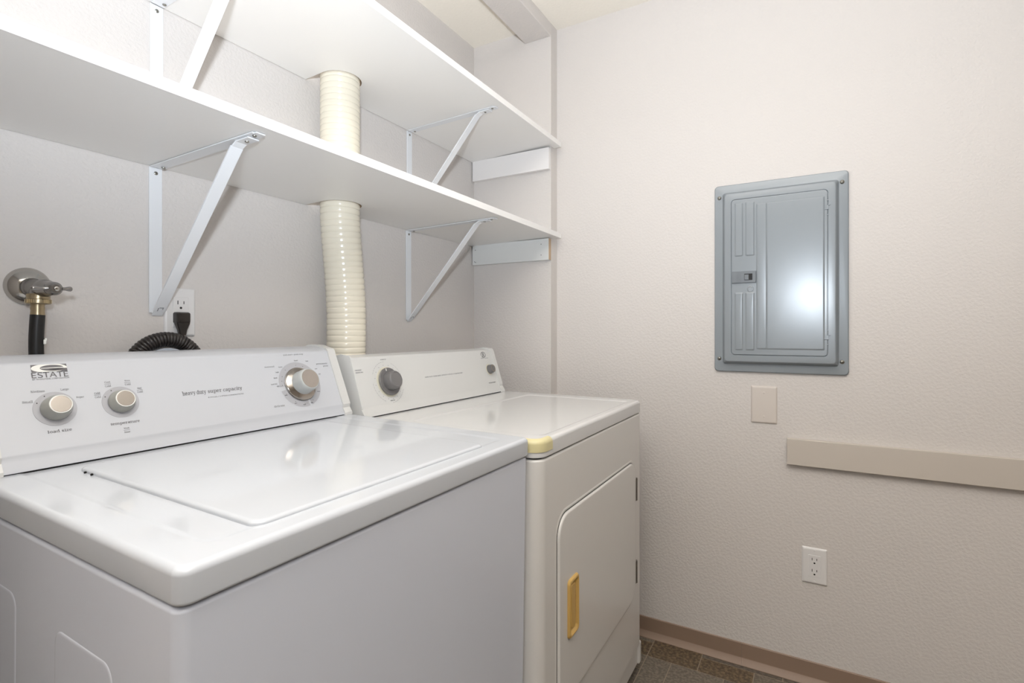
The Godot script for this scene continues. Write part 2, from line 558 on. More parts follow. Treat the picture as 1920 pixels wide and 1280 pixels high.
	for q in [["Heavy", 0.8200, 0.1234, 0.011], ["Regular", 0.7745, 0.1098, 0.010], ["Light", 0.7625, 0.0976, 0.009], ["Soak", 0.7545, 0.0848, 0.009], ["Soak Only", 0.7470, 0.0700, 0.016], ["Off", 0.7550, 0.0645, 0.006], ["Heavy", 0.8500, 0.1205, 0.008], ["Light", 0.8700, 0.0990, 0.007], ["Off", 0.8760, 0.0850, 0.006]]:
		print_text(o, face, q[0], q[1], q[2], q[3], 0, serif, M.pale_ink)
	# maker's badge: a dark oblong with a swept white e, and the name beneath
	var bw := 0.0457
	var bh := 0.0125
	var bf := face * Transform3D(Basis(), Vector3(0.3352, 0.1291, 0))
	var b1 := MB.new()
	b1.prism(bf, PackedVector2Array([Vector2(0, 0), Vector2(bw, 0), Vector2(bw, bh), Vector2(0, bh)]), 0, 0.0003)
	var badge := obj("badge", b1, M.ink, o)
	b1 = MB.new()
	b1.prism(bf, oval(0.50, 0.50, 0.505, 0.60, bw, bh), 0.0003, 0.00045)
	obj("swoosh", b1, M.white, badge)
	b1 = MB.new()
	b1.prism(bf, oval(0.575, 0.50, 0.335, 0.40, bw, bh), 0.00045, 0.0006)
	b1.prism(bf, PackedVector2Array([Vector2(0.5 * bw, 0.10 * bh), Vector2(bw, 0.05 * bh), Vector2(bw, 0.40 * bh), Vector2(0.5 * bw, 0.40 * bh)]), 0.00045, 0.0006)
	obj("swoosh", b1, M.ink, badge)
	b1 = MB.new()
	b1.prism(bf, PackedVector2Array([Vector2(0.26 * bw, 0.45 * bh), Vector2(bw, 0.44 * bh), Vector2(bw, 0.62 * bh), Vector2(0.80 * bw, 0.545 * bh), Vector2(0.26 * bw, 0.52 * bh)]), 0.0006, 0.00075)
	obj("swoosh", b1, M.white, badge)
	print_text(o, face, "ESTATE", 0.3578, 0.1240, 0.0466, 0.0088, sans, M.ink)
	print_text(o, face, "BY WHIRLPOOL CORPORATION", 0.3582, 0.1172, 0.0466, 0.0022, sans, M.pale_ink)

func oval(cx: float, cy: float, a: float, b: float, w: float, h: float) -> PackedVector2Array:
	var q := PackedVector2Array()
	for i in 40:
		var t := TAU * i / 40
		var v := Vector2(clampf(cx + a * cos(t), 0, 1) * w, clampf(cy + b * sin(t), 0, 1) * h)
		if q.is_empty() or v.distance_to(q[-1]) > 0.00002: q.append(v)
	return q

func knob(parent: Node, face: Transform3D, x: float, s: float, h: float, called: String) -> void:
	var f := face * Transform3D(Basis(), Vector3(x, s, 0))
	var m := MB.new()
	disc(m, f, 0.0280, 0, 0.0005, 64)
	var dial := obj("dial_plate", m, M.dial, parent)
	m = MB.new()
	for a in [152, 117]:
		disc(m, f * Transform3D(Basis(), Vector3(cos(deg_to_rad(a)), sin(deg_to_rad(a)), 0) * 0.0245), 0.0008, 0.0005, 0.0008, 12)
	obj("dial_mark", m, M.dark, dial)
	m = MB.new()
	m.lathe(f, [[0.0185, 0.0005], [0.0195, 0.0012], [0.0200, 0.003], [0.0199, 0.006], [0.0190, h * 0.55], [0.0168, h * 0.85], [0.0152, h], [0.0142, h]], 56)
	var k := obj(called, m, M.knob, parent)
	# the pointer rib on the side of the knob
	m = MB.new()
	m.lathe(f, [[0.0140, h - 0.0002], [0.0149, h + 0.0003], [0.0146, h + 0.0009], [0.0136, h + 0.0009], [0.0132, h - 0.0002]], 56)
	obj("rim", m, M.white, k)
	m = MB.new()
	grooved(m, f, 0.0133, h + 0.0004)
	obj("cap", m, M.brushed, k, "brushed silver cap")

func timer_knob(parent: Node, face: Transform3D, x: float, s: float) -> void:
	var f := face * Transform3D(Basis(), Vector3(x, s, 0))
	var m := MB.new()
	# printed ring with two white breaks
	for seg in [[-71.0, 182.0], [193.0, 282.0]]:
		var rings := []
		var n := 60
		for j in n:
			var a := deg_to_rad(lerpf(seg[0], seg[1], float(j) / n))
			var b := deg_to_rad(lerpf(seg[0], seg[1], float(j + 1) / n))
			var q := []
			for e in [[a, 0.036], [a, 0.0552], [b, 0.0552], [b, 0.036]]:
				q.append(f * Vector3(cos(e[0]) * e[1], sin(e[0]) * e[1], 0.0005))
			m.quad(q[0], q[1], q[2], q[3])
	var dial := obj("dial_plate", m, M.dial, parent)
	m = MB.new()
	for a in [-62, -28, 65, 88, 128, 152, 166, 178, 205, 238, 268, 274]:
		disc(m, f * Transform3D(Basis(), Vector3(cos(deg_to_rad(a)), sin(deg_to_rad(a)), 0) * 0.0475), 0.0008, 0.0005, 0.0008, 12)
	obj("dial_mark", m, M.ink, dial).set_meta("kind", "stuff")
	for q in [["Heavy", 207, 0.0505], ["Regular", 240, 0.0512], ["Soak", 266, 0.0500], ["Light", 290, 0.0510], ["Heavy", 333, 0.0512]]:
		var a := deg_to_rad(q[1])
		print_text(dial, f * Transform3D(Basis(), Vector3(0, 0, 0.0003)), q[0], cos(a) * q[2], sin(a) * q[2], 0.0066, 0, font(true), M.ink)
	m = MB.new()
	m.lathe(f, [[0.041, 0.0003], [0.041, 0.003], [0.0405, 0.0034], [0.039, 0.0035]], 72)
	obj("skirt_ring", m, M.dull_chrome, parent)
	m = MB.new()
	m.lathe(f, [[0.0400, 0.0035], [0.0398, 0.005], [0.0385, 0.0062], [0.029, 0.0105], [0.027, 0.0105]], 72)
	var k := obj("timer_knob", m, M.brushed, parent, "brushed silver timer knob")
	m = MB.new()
	m.lathe(f, [[0.0285, 0.0105], [0.0285, 0.013], [0.0278, 0.016], [0.0268, 0.030], [0.0258, 0.036], [0.0240, 0.0385], [0.0225, 0.039]], 64)
	obj("grip", m, M.pale_knob, k, "pale grey grip")
	m = MB.new()
	grooved(m, f, 0.0222, 0.0392)
	obj("cap", m, M.brushed, k)

func dryer() -> void:
	var o := thing("clothes_dryer", "white front-loading clothes dryer with a gold door pull, beside the right wall", "dryer", Vector3(1.3145, 0, 0.75))
	var hw := 0.3685
	var zb := -0.61
	cabinet(o, hw, zb, 0.0, 0.09, 0.8345, 0.026, M.warm_side)
	# toe panel set back between the two corner posts
	var t := MB.new()
	t.box(Vector3(0, 0.06, -0.305), Vector3(0.70, 0.075, 0.595), 0.003)
	for s in [-1, 1]: t.box(Vector3(s * (hw - 0.012), 0.0575, -0.305), Vector3(0.023, 0.07, 0.61), 0.006)
	obj("toe_panel", t, M.warm_side, o)
	for s in [-1, 1]:
		for z in [-0.05, -0.55]:
			var m := MB.new()
			m.lathe(fr(Vector3(s * 0.33, 0, z), Basis(Vector3(1, 0, 0), Vector3(0, 0, -1), Vector3(0, 1, 0))), [[0.018, 0], [0.018, 0.012], [0.008, 0.014], [0.008, 0.03]], 20)
			obj("foot", m, M.dark, o)
	var g := MB.new()
	var up := Transform3D(Basis(Vector3(1, 0, 0), Vector3(0, 0, -1), Vector3(0, 1, 0)), Vector3(0, 0, -0.305))
	g.plate(up, [[0.724, 0.597, 0.02, 0.83], [0.724, 0.597, 0.02, 0.842]], true, 6)
	obj("seal", g, M.gap, o)
	var m := MB.new()
	var W := hw * 2 + 0.003
	var Dp := 0.613
	var pr := [[W - 0.01, Dp - 0.01, 0.024, 0.8370], [W - 0.002, Dp - 0.002, 0.029, 0.838], [W, Dp, 0.03, 0.840], [W, Dp, 0.03, 0.866]]
	for i in range(1, 7):
		var a := PI / 2 * i / 6
		var e := 0.009 * (1.0 - cos(a))
		pr.append([W - 2 * e, Dp - 2 * e, 0.03 - e * 0.5, 0.866 + 0.009 * sin(a)])
	pr.append([W - 0.104, 0.375, 0.022, 0.8750, 0.0, -0.098])
	pr.append([W - 0.112, 0.367, 0.02, 0.8742, 0.0, -0.098])
	pr.append([W - 0.122, 0.357, 0.02, 0.8727, 0.0, -0.098])
	pr.append([W - 0.130, 0.349, 0.02, 0.8724, 0.0, -0.098])
	m.plate(up, pr, true, 8)
	obj("top", m, M.warm_enamel, o)
	# door
	var df := Transform3D(Basis(), Vector3(0, 0.4815, 0))
	# a pressed lip runs round the door opening
	m = MB.new()
	m.plate(df, [[0.5930, 0.4430, 0.054, 0.0], [0.5890, 0.4390, 0.053, 0.0008], [0.5850, 0.4350, 0.052, 0.0012], [0.5800, 0.4300, 0.050, 0.0001]], false, 10, false)
	obj("door_lip", m, M.warm_side, o)
	m = MB.new()
	m.plate(df, [[0.5785, 0.4285, 0.051, 0.0], [0.5785, 0.4285, 0.051, 0.0003]], false, 8)
	obj("door_seal", m, M.gap, o)
	m = MB.new()
	var dp := [[0.5745, 0.4245, 0.050, 0.0], [0.5745, 0.4245, 0.050, 0.0015]]
	for i in range(1, 6):
		var a := PI / 2 * i / 5
		var e := 0.0045 * (1.0 - cos(a))
		dp.append([0.5745 - 2 * e, 0.4245 - 2 * e, 0.05 - e, 0.0015 + 0.0045 * sin(a)])
	dp.append([0.550, 0.400, 0.04, 0.0061])
	m.plate(df, dp, false, 10)
	var door := obj("door", m, M.warm_side, o)
	m = MB.new()
	m.plate(Transform3D(Basis(), Vector3(1.098 - 1.3145, 0.4745, 0.0056)), [[0.058, 0.132, 0.010, 0], [0.058, 0.132, 0.010, 0.003], [0.054, 0.128, 0.009, 0.006], [0.047, 0.121, 0.007, 0.007], [0.041, 0.114, 0.006, 0.0055], [0.036, 0.106, 0.006, 0.001], [0.024, 0.098, 0.005, 0.001], [0.022, 0.096, 0.005, 0.0035], [0.008, 0.094, 0.003, 0.004]], false, 6)
	obj("door_pull", m, M.gold, door, "gold plastic recessed door pull")
	for y in [0.605, 0.3475]:
		m = MB.new()
		m.box(Vector3(0.2885, y, 0.0045), Vector3(0.013, 0.071, 0.0065), 0.0012)
		m.lathe(fr(Vector3(0.2885, y - 0.034, 0.0070), Basis(Vector3(1, 0, 0), Vector3(0, 0, -1), Vector3(0, 1, 0))), [[0.0030, 0], [0.0030, 0.068]], 12)
		obj("hinge", m, M.dull_chrome, door, "dark metal hinge")
	# console
	var A := Vector2(0.233 - 0.75, 0.905)
	var B := Vector2(0.192 - 0.75, 1.031)
	var d := (B - A).normalized()
	var prof := PackedVector2Array([Vector2(-0.608, 0.8780), Vector2(-0.5060, 0.8780), Vector2(-0.5063, 0.8800), Vector2(-0.5145, 0.8970), A + Vector2(0.0006, -0.0010), A + d * 0.002])
	for i in 6:
		var a := PI / 2 * i / 5
		prof.append(B - d * 0.007 + Vector2(-0.008 + 0.008 * cos(a), 0.008 * sin(a) - 0.001).rotated(0.12))
	prof.append(Vector2(-0.600, 1.0345)); prof.append(Vector2(-0.608, 1.031))
	var x0 := 0.958 - 1.3145
	var x1 := 1.658 - 1.3145
	var cons := console_body(o, x0 + 0.004, x1 - 0.022, prof, M.warm_plastic)
	var gap := MB.new()
	gap.box(Vector3((x0 + x1) / 2, 0.8764, -0.555), Vector3(x1 - x0 - 0.03, 0.0032, 0.094))
	obj("shadow_gap", gap, M.gap, o)
	var cap := PackedVector2Array([Vector2(-0.610, 0.8752), Vector2(-0.5035, 0.8752), Vector2(-0.5040, 0.883), Vector2(-0.5135, 0.8975), A + Vector2(0.0035, 0.001)])
	for i in 6:
		var a := PI / 2 * i / 5
		cap.append(B - d * 0.010 + Vector2(-0.008 + 0.0115 * cos(a), 0.0155 * sin(a)).rotated(0.2))
	cap.append(Vector2(-0.590, 1.0385)); cap.append(Vector2(-0.610, 1.034))
	console_body(o, x1 - 0.0225, x1, cap, M.warm_plastic, "end_cap")
	console_body(o, x0, x0 + 0.0045, cap, M.warm_plastic, "end_cap")
	var face := Transform3D(Basis(Vector3(1, 0, 0), Vector3(0, d.y, d.x), Vector3(0, -d.x, d.y)), Vector3(-1.3145, A.y, A.x))
	# timer
	var f := face * Transform3D(Basis(), Vector3(1.0765, 0.0565, 0))
	m = MB.new()
	m.lathe(f, [[0.0430, 0.0001], [0.0430, 0.0012], [0.041, 0.0014]], 64)
	obj("dial_plate", m, M.ivory, cons)
	m = MB.new()
	m.lathe(f, [[0.036, 0.0014], [0.036, 0.0045], [0.0385, 0.0045], [0.0392, 0.0055], [0.0392, 0.0075], [0.0380, 0.0085], [0.029, 0.0075], [0.026, 0.0075]], 64)
	var k := obj("timer_knob", m, M.dryer_knob, cons, "dark grey timer knob")
	m = MB.new()
	m.lathe(f, [[0.0265, 0.0074], [0.0262, 0.012], [0.0250, 0.027], [0.0238, 0.0305], [0.0215, 0.0325], [0.0195, 0.0325], [0.0190, 0.0318], [0.015, 0.0318]], 56)
	obj("grip", m, M.dryer_knob, k)
	m = MB.new()
	m.box(f * Vector3(-0.006, 0.0333, 0.0084), Vector3(0.0022, 0.007, 0.0012), 0.0003, face.basis)
	obj("pointer", m, M.white, k, "white pointer mark")
	m = MB.new()
	for i in 44:
		var a := TAU * i / 44
		if i % 11 > 7: continue
		var b := a + TAU / 44 * 0.75
		m.quad(f * Vector3(cos(a) * 0.0575, sin(a) * 0.0575, 0.0004), f * Vector3(cos(a) * 0.0582, sin(a) * 0.0582, 0.0004), f * Vector3(cos(b) * 0.0582, sin(b) * 0.0582, 0.0004), f * Vector3(cos(b) * 0.0575, sin(b) * 0.0575, 0.0004))
	for i in 16:
		var a := TAU * i / 16 + 0.1
		disc(m, f * Transform3D(Basis(), Vector3(cos(a), sin(a), 0) * 0.0485), 0.0009, 0, 0.0005, 10)
	obj("dial_mark", m, M.pale_ink, cons).set_meta("kind", "stuff")
	# start knob
	f = face * Transform3D(Basis(), Vector3(1.5985, 0.0572, 0))
	m = MB.new()
	m.lathe(f, [[0.0205, 0.0001], [0.0205, 0.001], [0.019, 0.0012]], 40)
	obj("dial_plate", m, M.ivory, cons)
	m = MB.new()
	m.lathe(f, [[0.0168, 0.001], [0.0168, 0.0045], [0.0160, 0.0065], [0.0145, 0.0175], [0.0135, 0.019]], 40)
	var sk := obj("start_knob", m, M.dryer_knob, cons, "dark grey start knob")
	m = MB.new()
	m.lathe(f, [[0.0125, 0.0188], [0.0125, 0.0194], [0.0112, 0.0194], [0.0112, 0.0188]], 40, false, false)
	obj("rim", m, M.brass, sk)
	var serif := font(true)
	var sans := font(false)
	print_text(o, face, "HEAVY DUTY  EXTRA LARGE CAPACITY  5 CYCLES / 3 TEMPERATURES", 1.3330, 0.0572, 0.1960, 0.0036, sans, M.pale_ink)
	print_text(o, face, "PUSH START", 1.5960, 0.0085, 0.0460, 0.0038, sans, M.ink)
	print_text(o, face, "PREVENT", 0.9780, 0.0965, 0.022, 0.0032, sans, M.pale_ink)
	print_text(o, face, "WRINKLING", 0.9800, 0.0905, 0.026, 0.0032, sans, M.pale_ink)
	m = MB.new()
	disc(m, face * Transform3D(Basis(), Vector3(0.9640, 0.0965, 0)), 0.0017, 0, 0.0005, 12)
	obj("dial_mark", m, M.ink, cons)
	for q in [["AUTOMATIC DRY", 0.0, 0.0645, 0.022], ["TIMED DRY", 0.0, -0.0525, 0.018]]:
		print_text(o, face, q[0], 1.0765 + q[1], 0.0565 + q[2], q[3], 0.0026, sans, M.pale_ink)
	# round badge
	f = face * Transform3D(Basis(), Vector3(1.5845, 0.1138, 0))
	m = MB.new()
	for arc in [[20.0, 200.0], [215.0, 375.0]]:
		for j in 20:
			var a := deg_to_rad(lerpf(arc[0], arc[1], j / 20.0))
			var b := deg_to_rad(lerpf(arc[0], arc[1], (j + 1) / 20.0))
			m.quad(f * Vector3(cos(a) * 0.0125, sin(a) * 0.0085, 0.0004), f * Vector3(cos(a) * 0.0155, sin(a) * 0.0108, 0.0004), f * Vector3(cos(b) * 0.0155, sin(b) * 0.0108, 0.0004), f * Vector3(cos(b) * 0.0125, sin(b) * 0.0085, 0.0004))
	obj("badge", m, M.ink, o)
	print_text(o, face, "R", 1.5845, 0.1138, 0.0120, 0.0115, font(true, 700), M.ink)
	print_text(o, face, "BY WHIRLPOOL CORPORATION", 1.5865, 0.1003, 0.0480, 0.0020, sans, M.pale_ink)
	# yellow tape round the front left corner of the dryer's top
	m = MB.new()
	var path := []
	var rc := 0.0312
	var cx := -W / 2 + 0.03
	var cz := Dp / 2 - 0.305 - 0.03
	path.append(Vector2(-W / 2 - 0.0012, cz - 0.012))
	for i in 9:
		var a := PI + PI / 2 * i / 8
		path.append(Vector2(cx + cos(a) * rc, cz - sin(a) * rc))
	path.append(Vector2(-0.3145 + 0.0005, cz + rc))
	var rows := []
	for q in [[0.8495, 0.0], [0.866, 0.0], [0.8705, 0.0015], [0.8745, 0.0050], [0.8763, 0.0120]]:
		var row := PackedVector3Array()
		for i in path.size():
			var n := Vector2(0, 1)
			if i == 0: n = Vector2(-1, 0)
			elif i < path.size() - 1:
				n = (path[i] - Vector2(cx, cz)).normalized()
			row.append(Vector3(path[i].x - n.x * q[1], q[0], path[i].y - n.y * q[1]))
		rows.append(row)
	for i in rows.size() - 1:
		for j in path.size() - 1:
			m.quad(rows[i][j], rows[i][j + 1], rows[i + 1][j + 1], rows[i + 1][j])
	var tp := obj("adhesive_tape", m, M.tape, self)
	tp.position = o.position
	tag(tp, "strip of yellowed tape wrapped round the front corner of the dryer top", "tape")

# ---------------------------------------------------------------- shelves
const LOW := 1.4530
const UPP := 1.8035

func shelves() -> void:
	for k in 2:
		var y: float = [LOW, UPP][k]
		var tilt: float = [0.0165, 0.026][k]
		var poly := PackedVector2Array([Vector2(0.131, 0.002), Vector2(0.975, 0.002)])
		# the slot that lets the duct through
		var c: Vector2 = Vector2(1.0325, 0.076)
		for i in 13:
			var a := PI - PI * i / 12
			poly.append(c + Vector2(cos(a), sin(a)) * 0.0585)
		poly.append(Vector2(1.0905, 0.002))
		for v in [Vector2(AW - 0.001, 0.002), Vector2(AW - 0.001, 0.3595), Vector2(1.846, 0.3595), Vector2(1.846, 0.388), Vector2(0.131, 0.388)]: poly.append(v)
		var m := MB.new()
		var f := Transform3D(Basis(Vector3(1, 0, 0), Vector3(0, 0, 1), Vector3(0, -1, 0)), Vector3.ZERO)
		m.prism(f, poly, -0.0185, 0.0)
		var o := thing("wall_shelf", ["lower white shelf with a duct slot, just above the washer and dryer", "upper white shelf with a duct slot, nearer the ceiling"][k], "shelf", Vector3(0, y, 0), "white shelves in the recess")
		o.rotation.x = -tilt
		var brd := obj("board", m, M.shelf, o)
		m = MB.new()
		var arc := PackedVector2Array()
		arc.append(c + Vector2(-0.0585, -0.074))
		for i in 13:
			var a := PI - PI * i / 12
			arc.append(c + Vector2(cos(a), sin(a)) * 0.0585)
		arc.append(c + Vector2(0.0585, -0.074))
		for i in arc.size() - 1:
			var na := (c - arc[i]).normalized() * 0.0006
			var nb := (c - arc[i + 1]).normalized() * 0.0006
			m.quad(Vector3(arc[i].x + na.x, 0.0002, arc[i].y + na.y), Vector3(arc[i].x + na.x, 0.0183, arc[i].y + na.y), Vector3(arc[i + 1].x + nb.x, 0.0183, arc[i + 1].y + nb.y), Vector3(arc[i + 1].x + nb.x, 0.0002, arc[i + 1].y + nb.y))
		obj("slot_lip", m, M.raw_wood, brd, "bare board inside the duct slot")
		m = MB.new()
		m.box(Vector3((0.131 + 1.846) / 2, 0.00925, 0.3887), Vector3(1.846 - 0.131, 0.0192, 0.0022), 0.0008)
		obj("edge_strip", m, M.edge, o)
		# cleat on the side wall under the shelf end
		m = MB.new()
		var cy := -0.0425 if k == 0 else -0.0435
		m.box(Vector3(AW - 0.010, cy + 0.004, 0.181), Vector3(0.019, 0.083, 0.352), 0.0015)
		var cl := thing("shelf_cleat", ["nailed white support board under the lower shelf, on the recess side wall", "white support board under the upper shelf, on the recess side wall"][k], "board", Vector3(0, y, 0), "support boards under the shelf ends")
		obj("board", m, M.cleat if k == 0 else M.upper_cleat, cl)
		if k == 0:
			m = MB.new()
			m.box(Vector3(AW - 0.010, cy + 0.004, 0.3578), Vector3(0.0185, 0.082, 0.0012))
			obj("cut_end", m, M.raw_wood, cl, "bare wood end")
			for q in [[0.325, -0.018], [0.325, -0.060], [0.020, -0.018], [0.016, -0.066], [0.021, -0.069]]:
				m = MB.new()
				disc(m, fr(Vector3(AW - 0.0196, q[1], q[0]), TO_ROOM), 0.0016, 0, 0.0006, 10)
				obj("nail_hole", m, M.dark, cl)
	var labels := ["white steel bracket under the lower shelf, left of the ribbed duct", "white steel bracket under the lower shelf, right of the ribbed duct", "white steel bracket under the upper shelf, left of the ribbed duct", "white steel bracket under the upper shelf, right of the ribbed duct"]
	var i := 0
	for q in [[0.5905, LOW, 0.0165], [1.4055, LOW, 0.0165], [0.5925, UPP, 0.026], [1.4095, UPP, 0.026]]:
		bracket(q[0], q[1], q[2], labels[i])
		i += 1

func bracket(x: float, y: float, tilt: float, label: String) -> void:
	var o := thing("shelf_bracket", label, "bracket", Vector3(x, y, 0), "white brackets under the shelves")
	var w := 0.0255
	var m := MB.new()
	m.box(Vector3(0, -0.158, 0.0022), Vector3(w, 0.312, 0.0034), 0.001)
	# the hook that folds up at the foot
	m.box(Vector3(0.002, -0.3128, 0.0030), Vector3(w * 0.8, 0.006, 0.005), 0.0015)
	obj("upright", m, M.bracket, o)
	m = MB.new()
	var b := Basis(Vector3.RIGHT, -tilt)
	m.box(b * Vector3(0, -0.0020, 0.182), Vector3(w, 0.0020, 0.350), 0.0004, b)
	m.box(b * Vector3(0, -0.0024, 0.358), Vector3(w * 0.72, 0.0026, 0.012), 0.001, b)
	obj("arm", m, M.bracket, o)
	# brace: a shallow channel from the foot to a flat tab under the arm
	var a0 := Vector3(0.003, -0.312, 0.010)
	var a1 := Vector3(0.003, -0.012, 0.288) + Vector3(0, tilt * 0.29, 0)
	var dir := (a1 - a0).normalized()
	var nrm := Vector3.RIGHT.cross(dir).normalized() * -1.0
	if nrm.z < 0.0: nrm = -nrm
	var bb := Basis(Vector3.RIGHT, dir, Vector3.RIGHT.cross(dir))
	m = MB.new()
	var mid := (a0 + a1) / 2
	var len := (a1 - a0).length()
	m.box(mid, Vector3(0.0240, len, 0.0022), 0.0009, bb)
	var side := bb.z * (-0.0012 if bb.z.z > 0.0 else 0.0012)
	for s in [-1, 1]: m.box(mid + side + Vector3(s * 0.0111, 0, 0), Vector3(0.0018, len, 0.0040), 0.0009, bb)
	# bend and tab
	var tabc := b * Vector3(0.003, -0.0052, 0.318)
	m.box(tabc, Vector3(0.023, 0.0028, 0.040), 0.0012, b)
	var joint := (a1 + tabc - b * Vector3(0, 0, 0.018)) / 2
	var jd := (tabc - b * Vector3(0, 0, 0.016) - a1)
	var jb := Basis(Vector3.RIGHT, jd.normalized(), Vector3.RIGHT.cross(jd.normalized()))
	m.box(joint, Vector3(0.0225, jd.length() + 0.006, 0.0028), 0.0012, jb)
	# hook at the foot
	m.box(a0 + bb * Vector3(0, -0.004, 0) + Vector3(0, 0, -0.001), Vector3(0.0215, 0.014, 0.0028), 0.0013, bb)
	var br := obj("brace", m, M.bracket, o)
	m = MB.new()
	m.box(a0 + bb * Vector3(0.001, 0.012, 0) - side * 0.9, Vector3(0.0085, 0.0022, 0.0010), 0.0004, bb.rotated(dir, 0.0))
	m.box(a0 + bb * Vector3(-0.0045, 0.007, 0) - side * 0.9, Vector3(0.0020, 0.0090, 0.0010), 0.0004, bb)
	m.box(a0 + bb * Vector3(0.0045, 0.010, 0) - side * 0.9, Vector3(0.0020, 0.0060, 0.0010), 0.0004, bb)
	obj("slot", m, M.pale_ink, br)
	var dn := Basis(Vector3(1, 0, 0), Vector3(0, 0, 1), Vector3(0, -1, 0))
	for q in [[Vector3(0, -0.014, 0.0038), Basis()], [b * Vector3(0.006, -0.0037, 0.022), dn], [b * Vector3(0.003, -0.0066, 0.318), dn], [b * Vector3(-0.002, -0.0037, 0.348), dn]]:
		m = MB.new()
		m.lathe(fr(q[0], q[1]), [[0.0040, 0], [0.0038, 0.0010], [0.0028, 0.0018], [0.0012, 0.0019]], 16)
		obj("screw", m, M.steel, o)

# ---------------------------------------------------------------- duct
func duct() -> void:
	var path := PackedVector3Array()
	var rad := PackedFloat32Array()
	var pitch := 0.0162
	var per := 9
	var n := int((H - 0.002) / pitch * per)
	for i in n + 1:
		var y := 0.001 + (H - 0.002) * i / n
		var x := 1.0325
		if y < 1.42: x += 0.0225 * smoothstep(1.42, 1.05, y) + 0.006 * sin(clampf((1.42 - y) / 0.35, 0, 1) * PI)
		var ph := fposmod(y / pitch, 1.0)
		var bulge := sqrt(maxf(0.0, 1.0 - pow(absf(ph - 0.5) * 2.0, 4.0)))
		path.append(Vector3(x, y, 0.0755))
		rad.append(0.0505 + 0.0036 * bulge)
	var m := MB.new()
	m.tube(path, rad, 40)
	var o := obj("vent_duct", m, M.duct, self)
	tag(o, "cream ribbed plastic exhaust duct rising behind the dryer through both shelves", "duct")

# ---------------------------------------------------------------- valve and hoses
func curve(pts: Array, steps: int) -> PackedVector3Array:
	var c := Curve3D.new()
	for i in pts.size():
		var tn: Vector3 = (pts[mini(i + 1, pts.size() - 1)] - pts[maxi(i - 1, 0)]) / 6.0
		c.add_point(pts[i], -tn, tn)
	c.bake_interval = 0.002
	var q := PackedVector3Array()
	for i in steps + 1: q.append(c.sample_baked(c.get_baked_length() * i / steps, true))
	return q

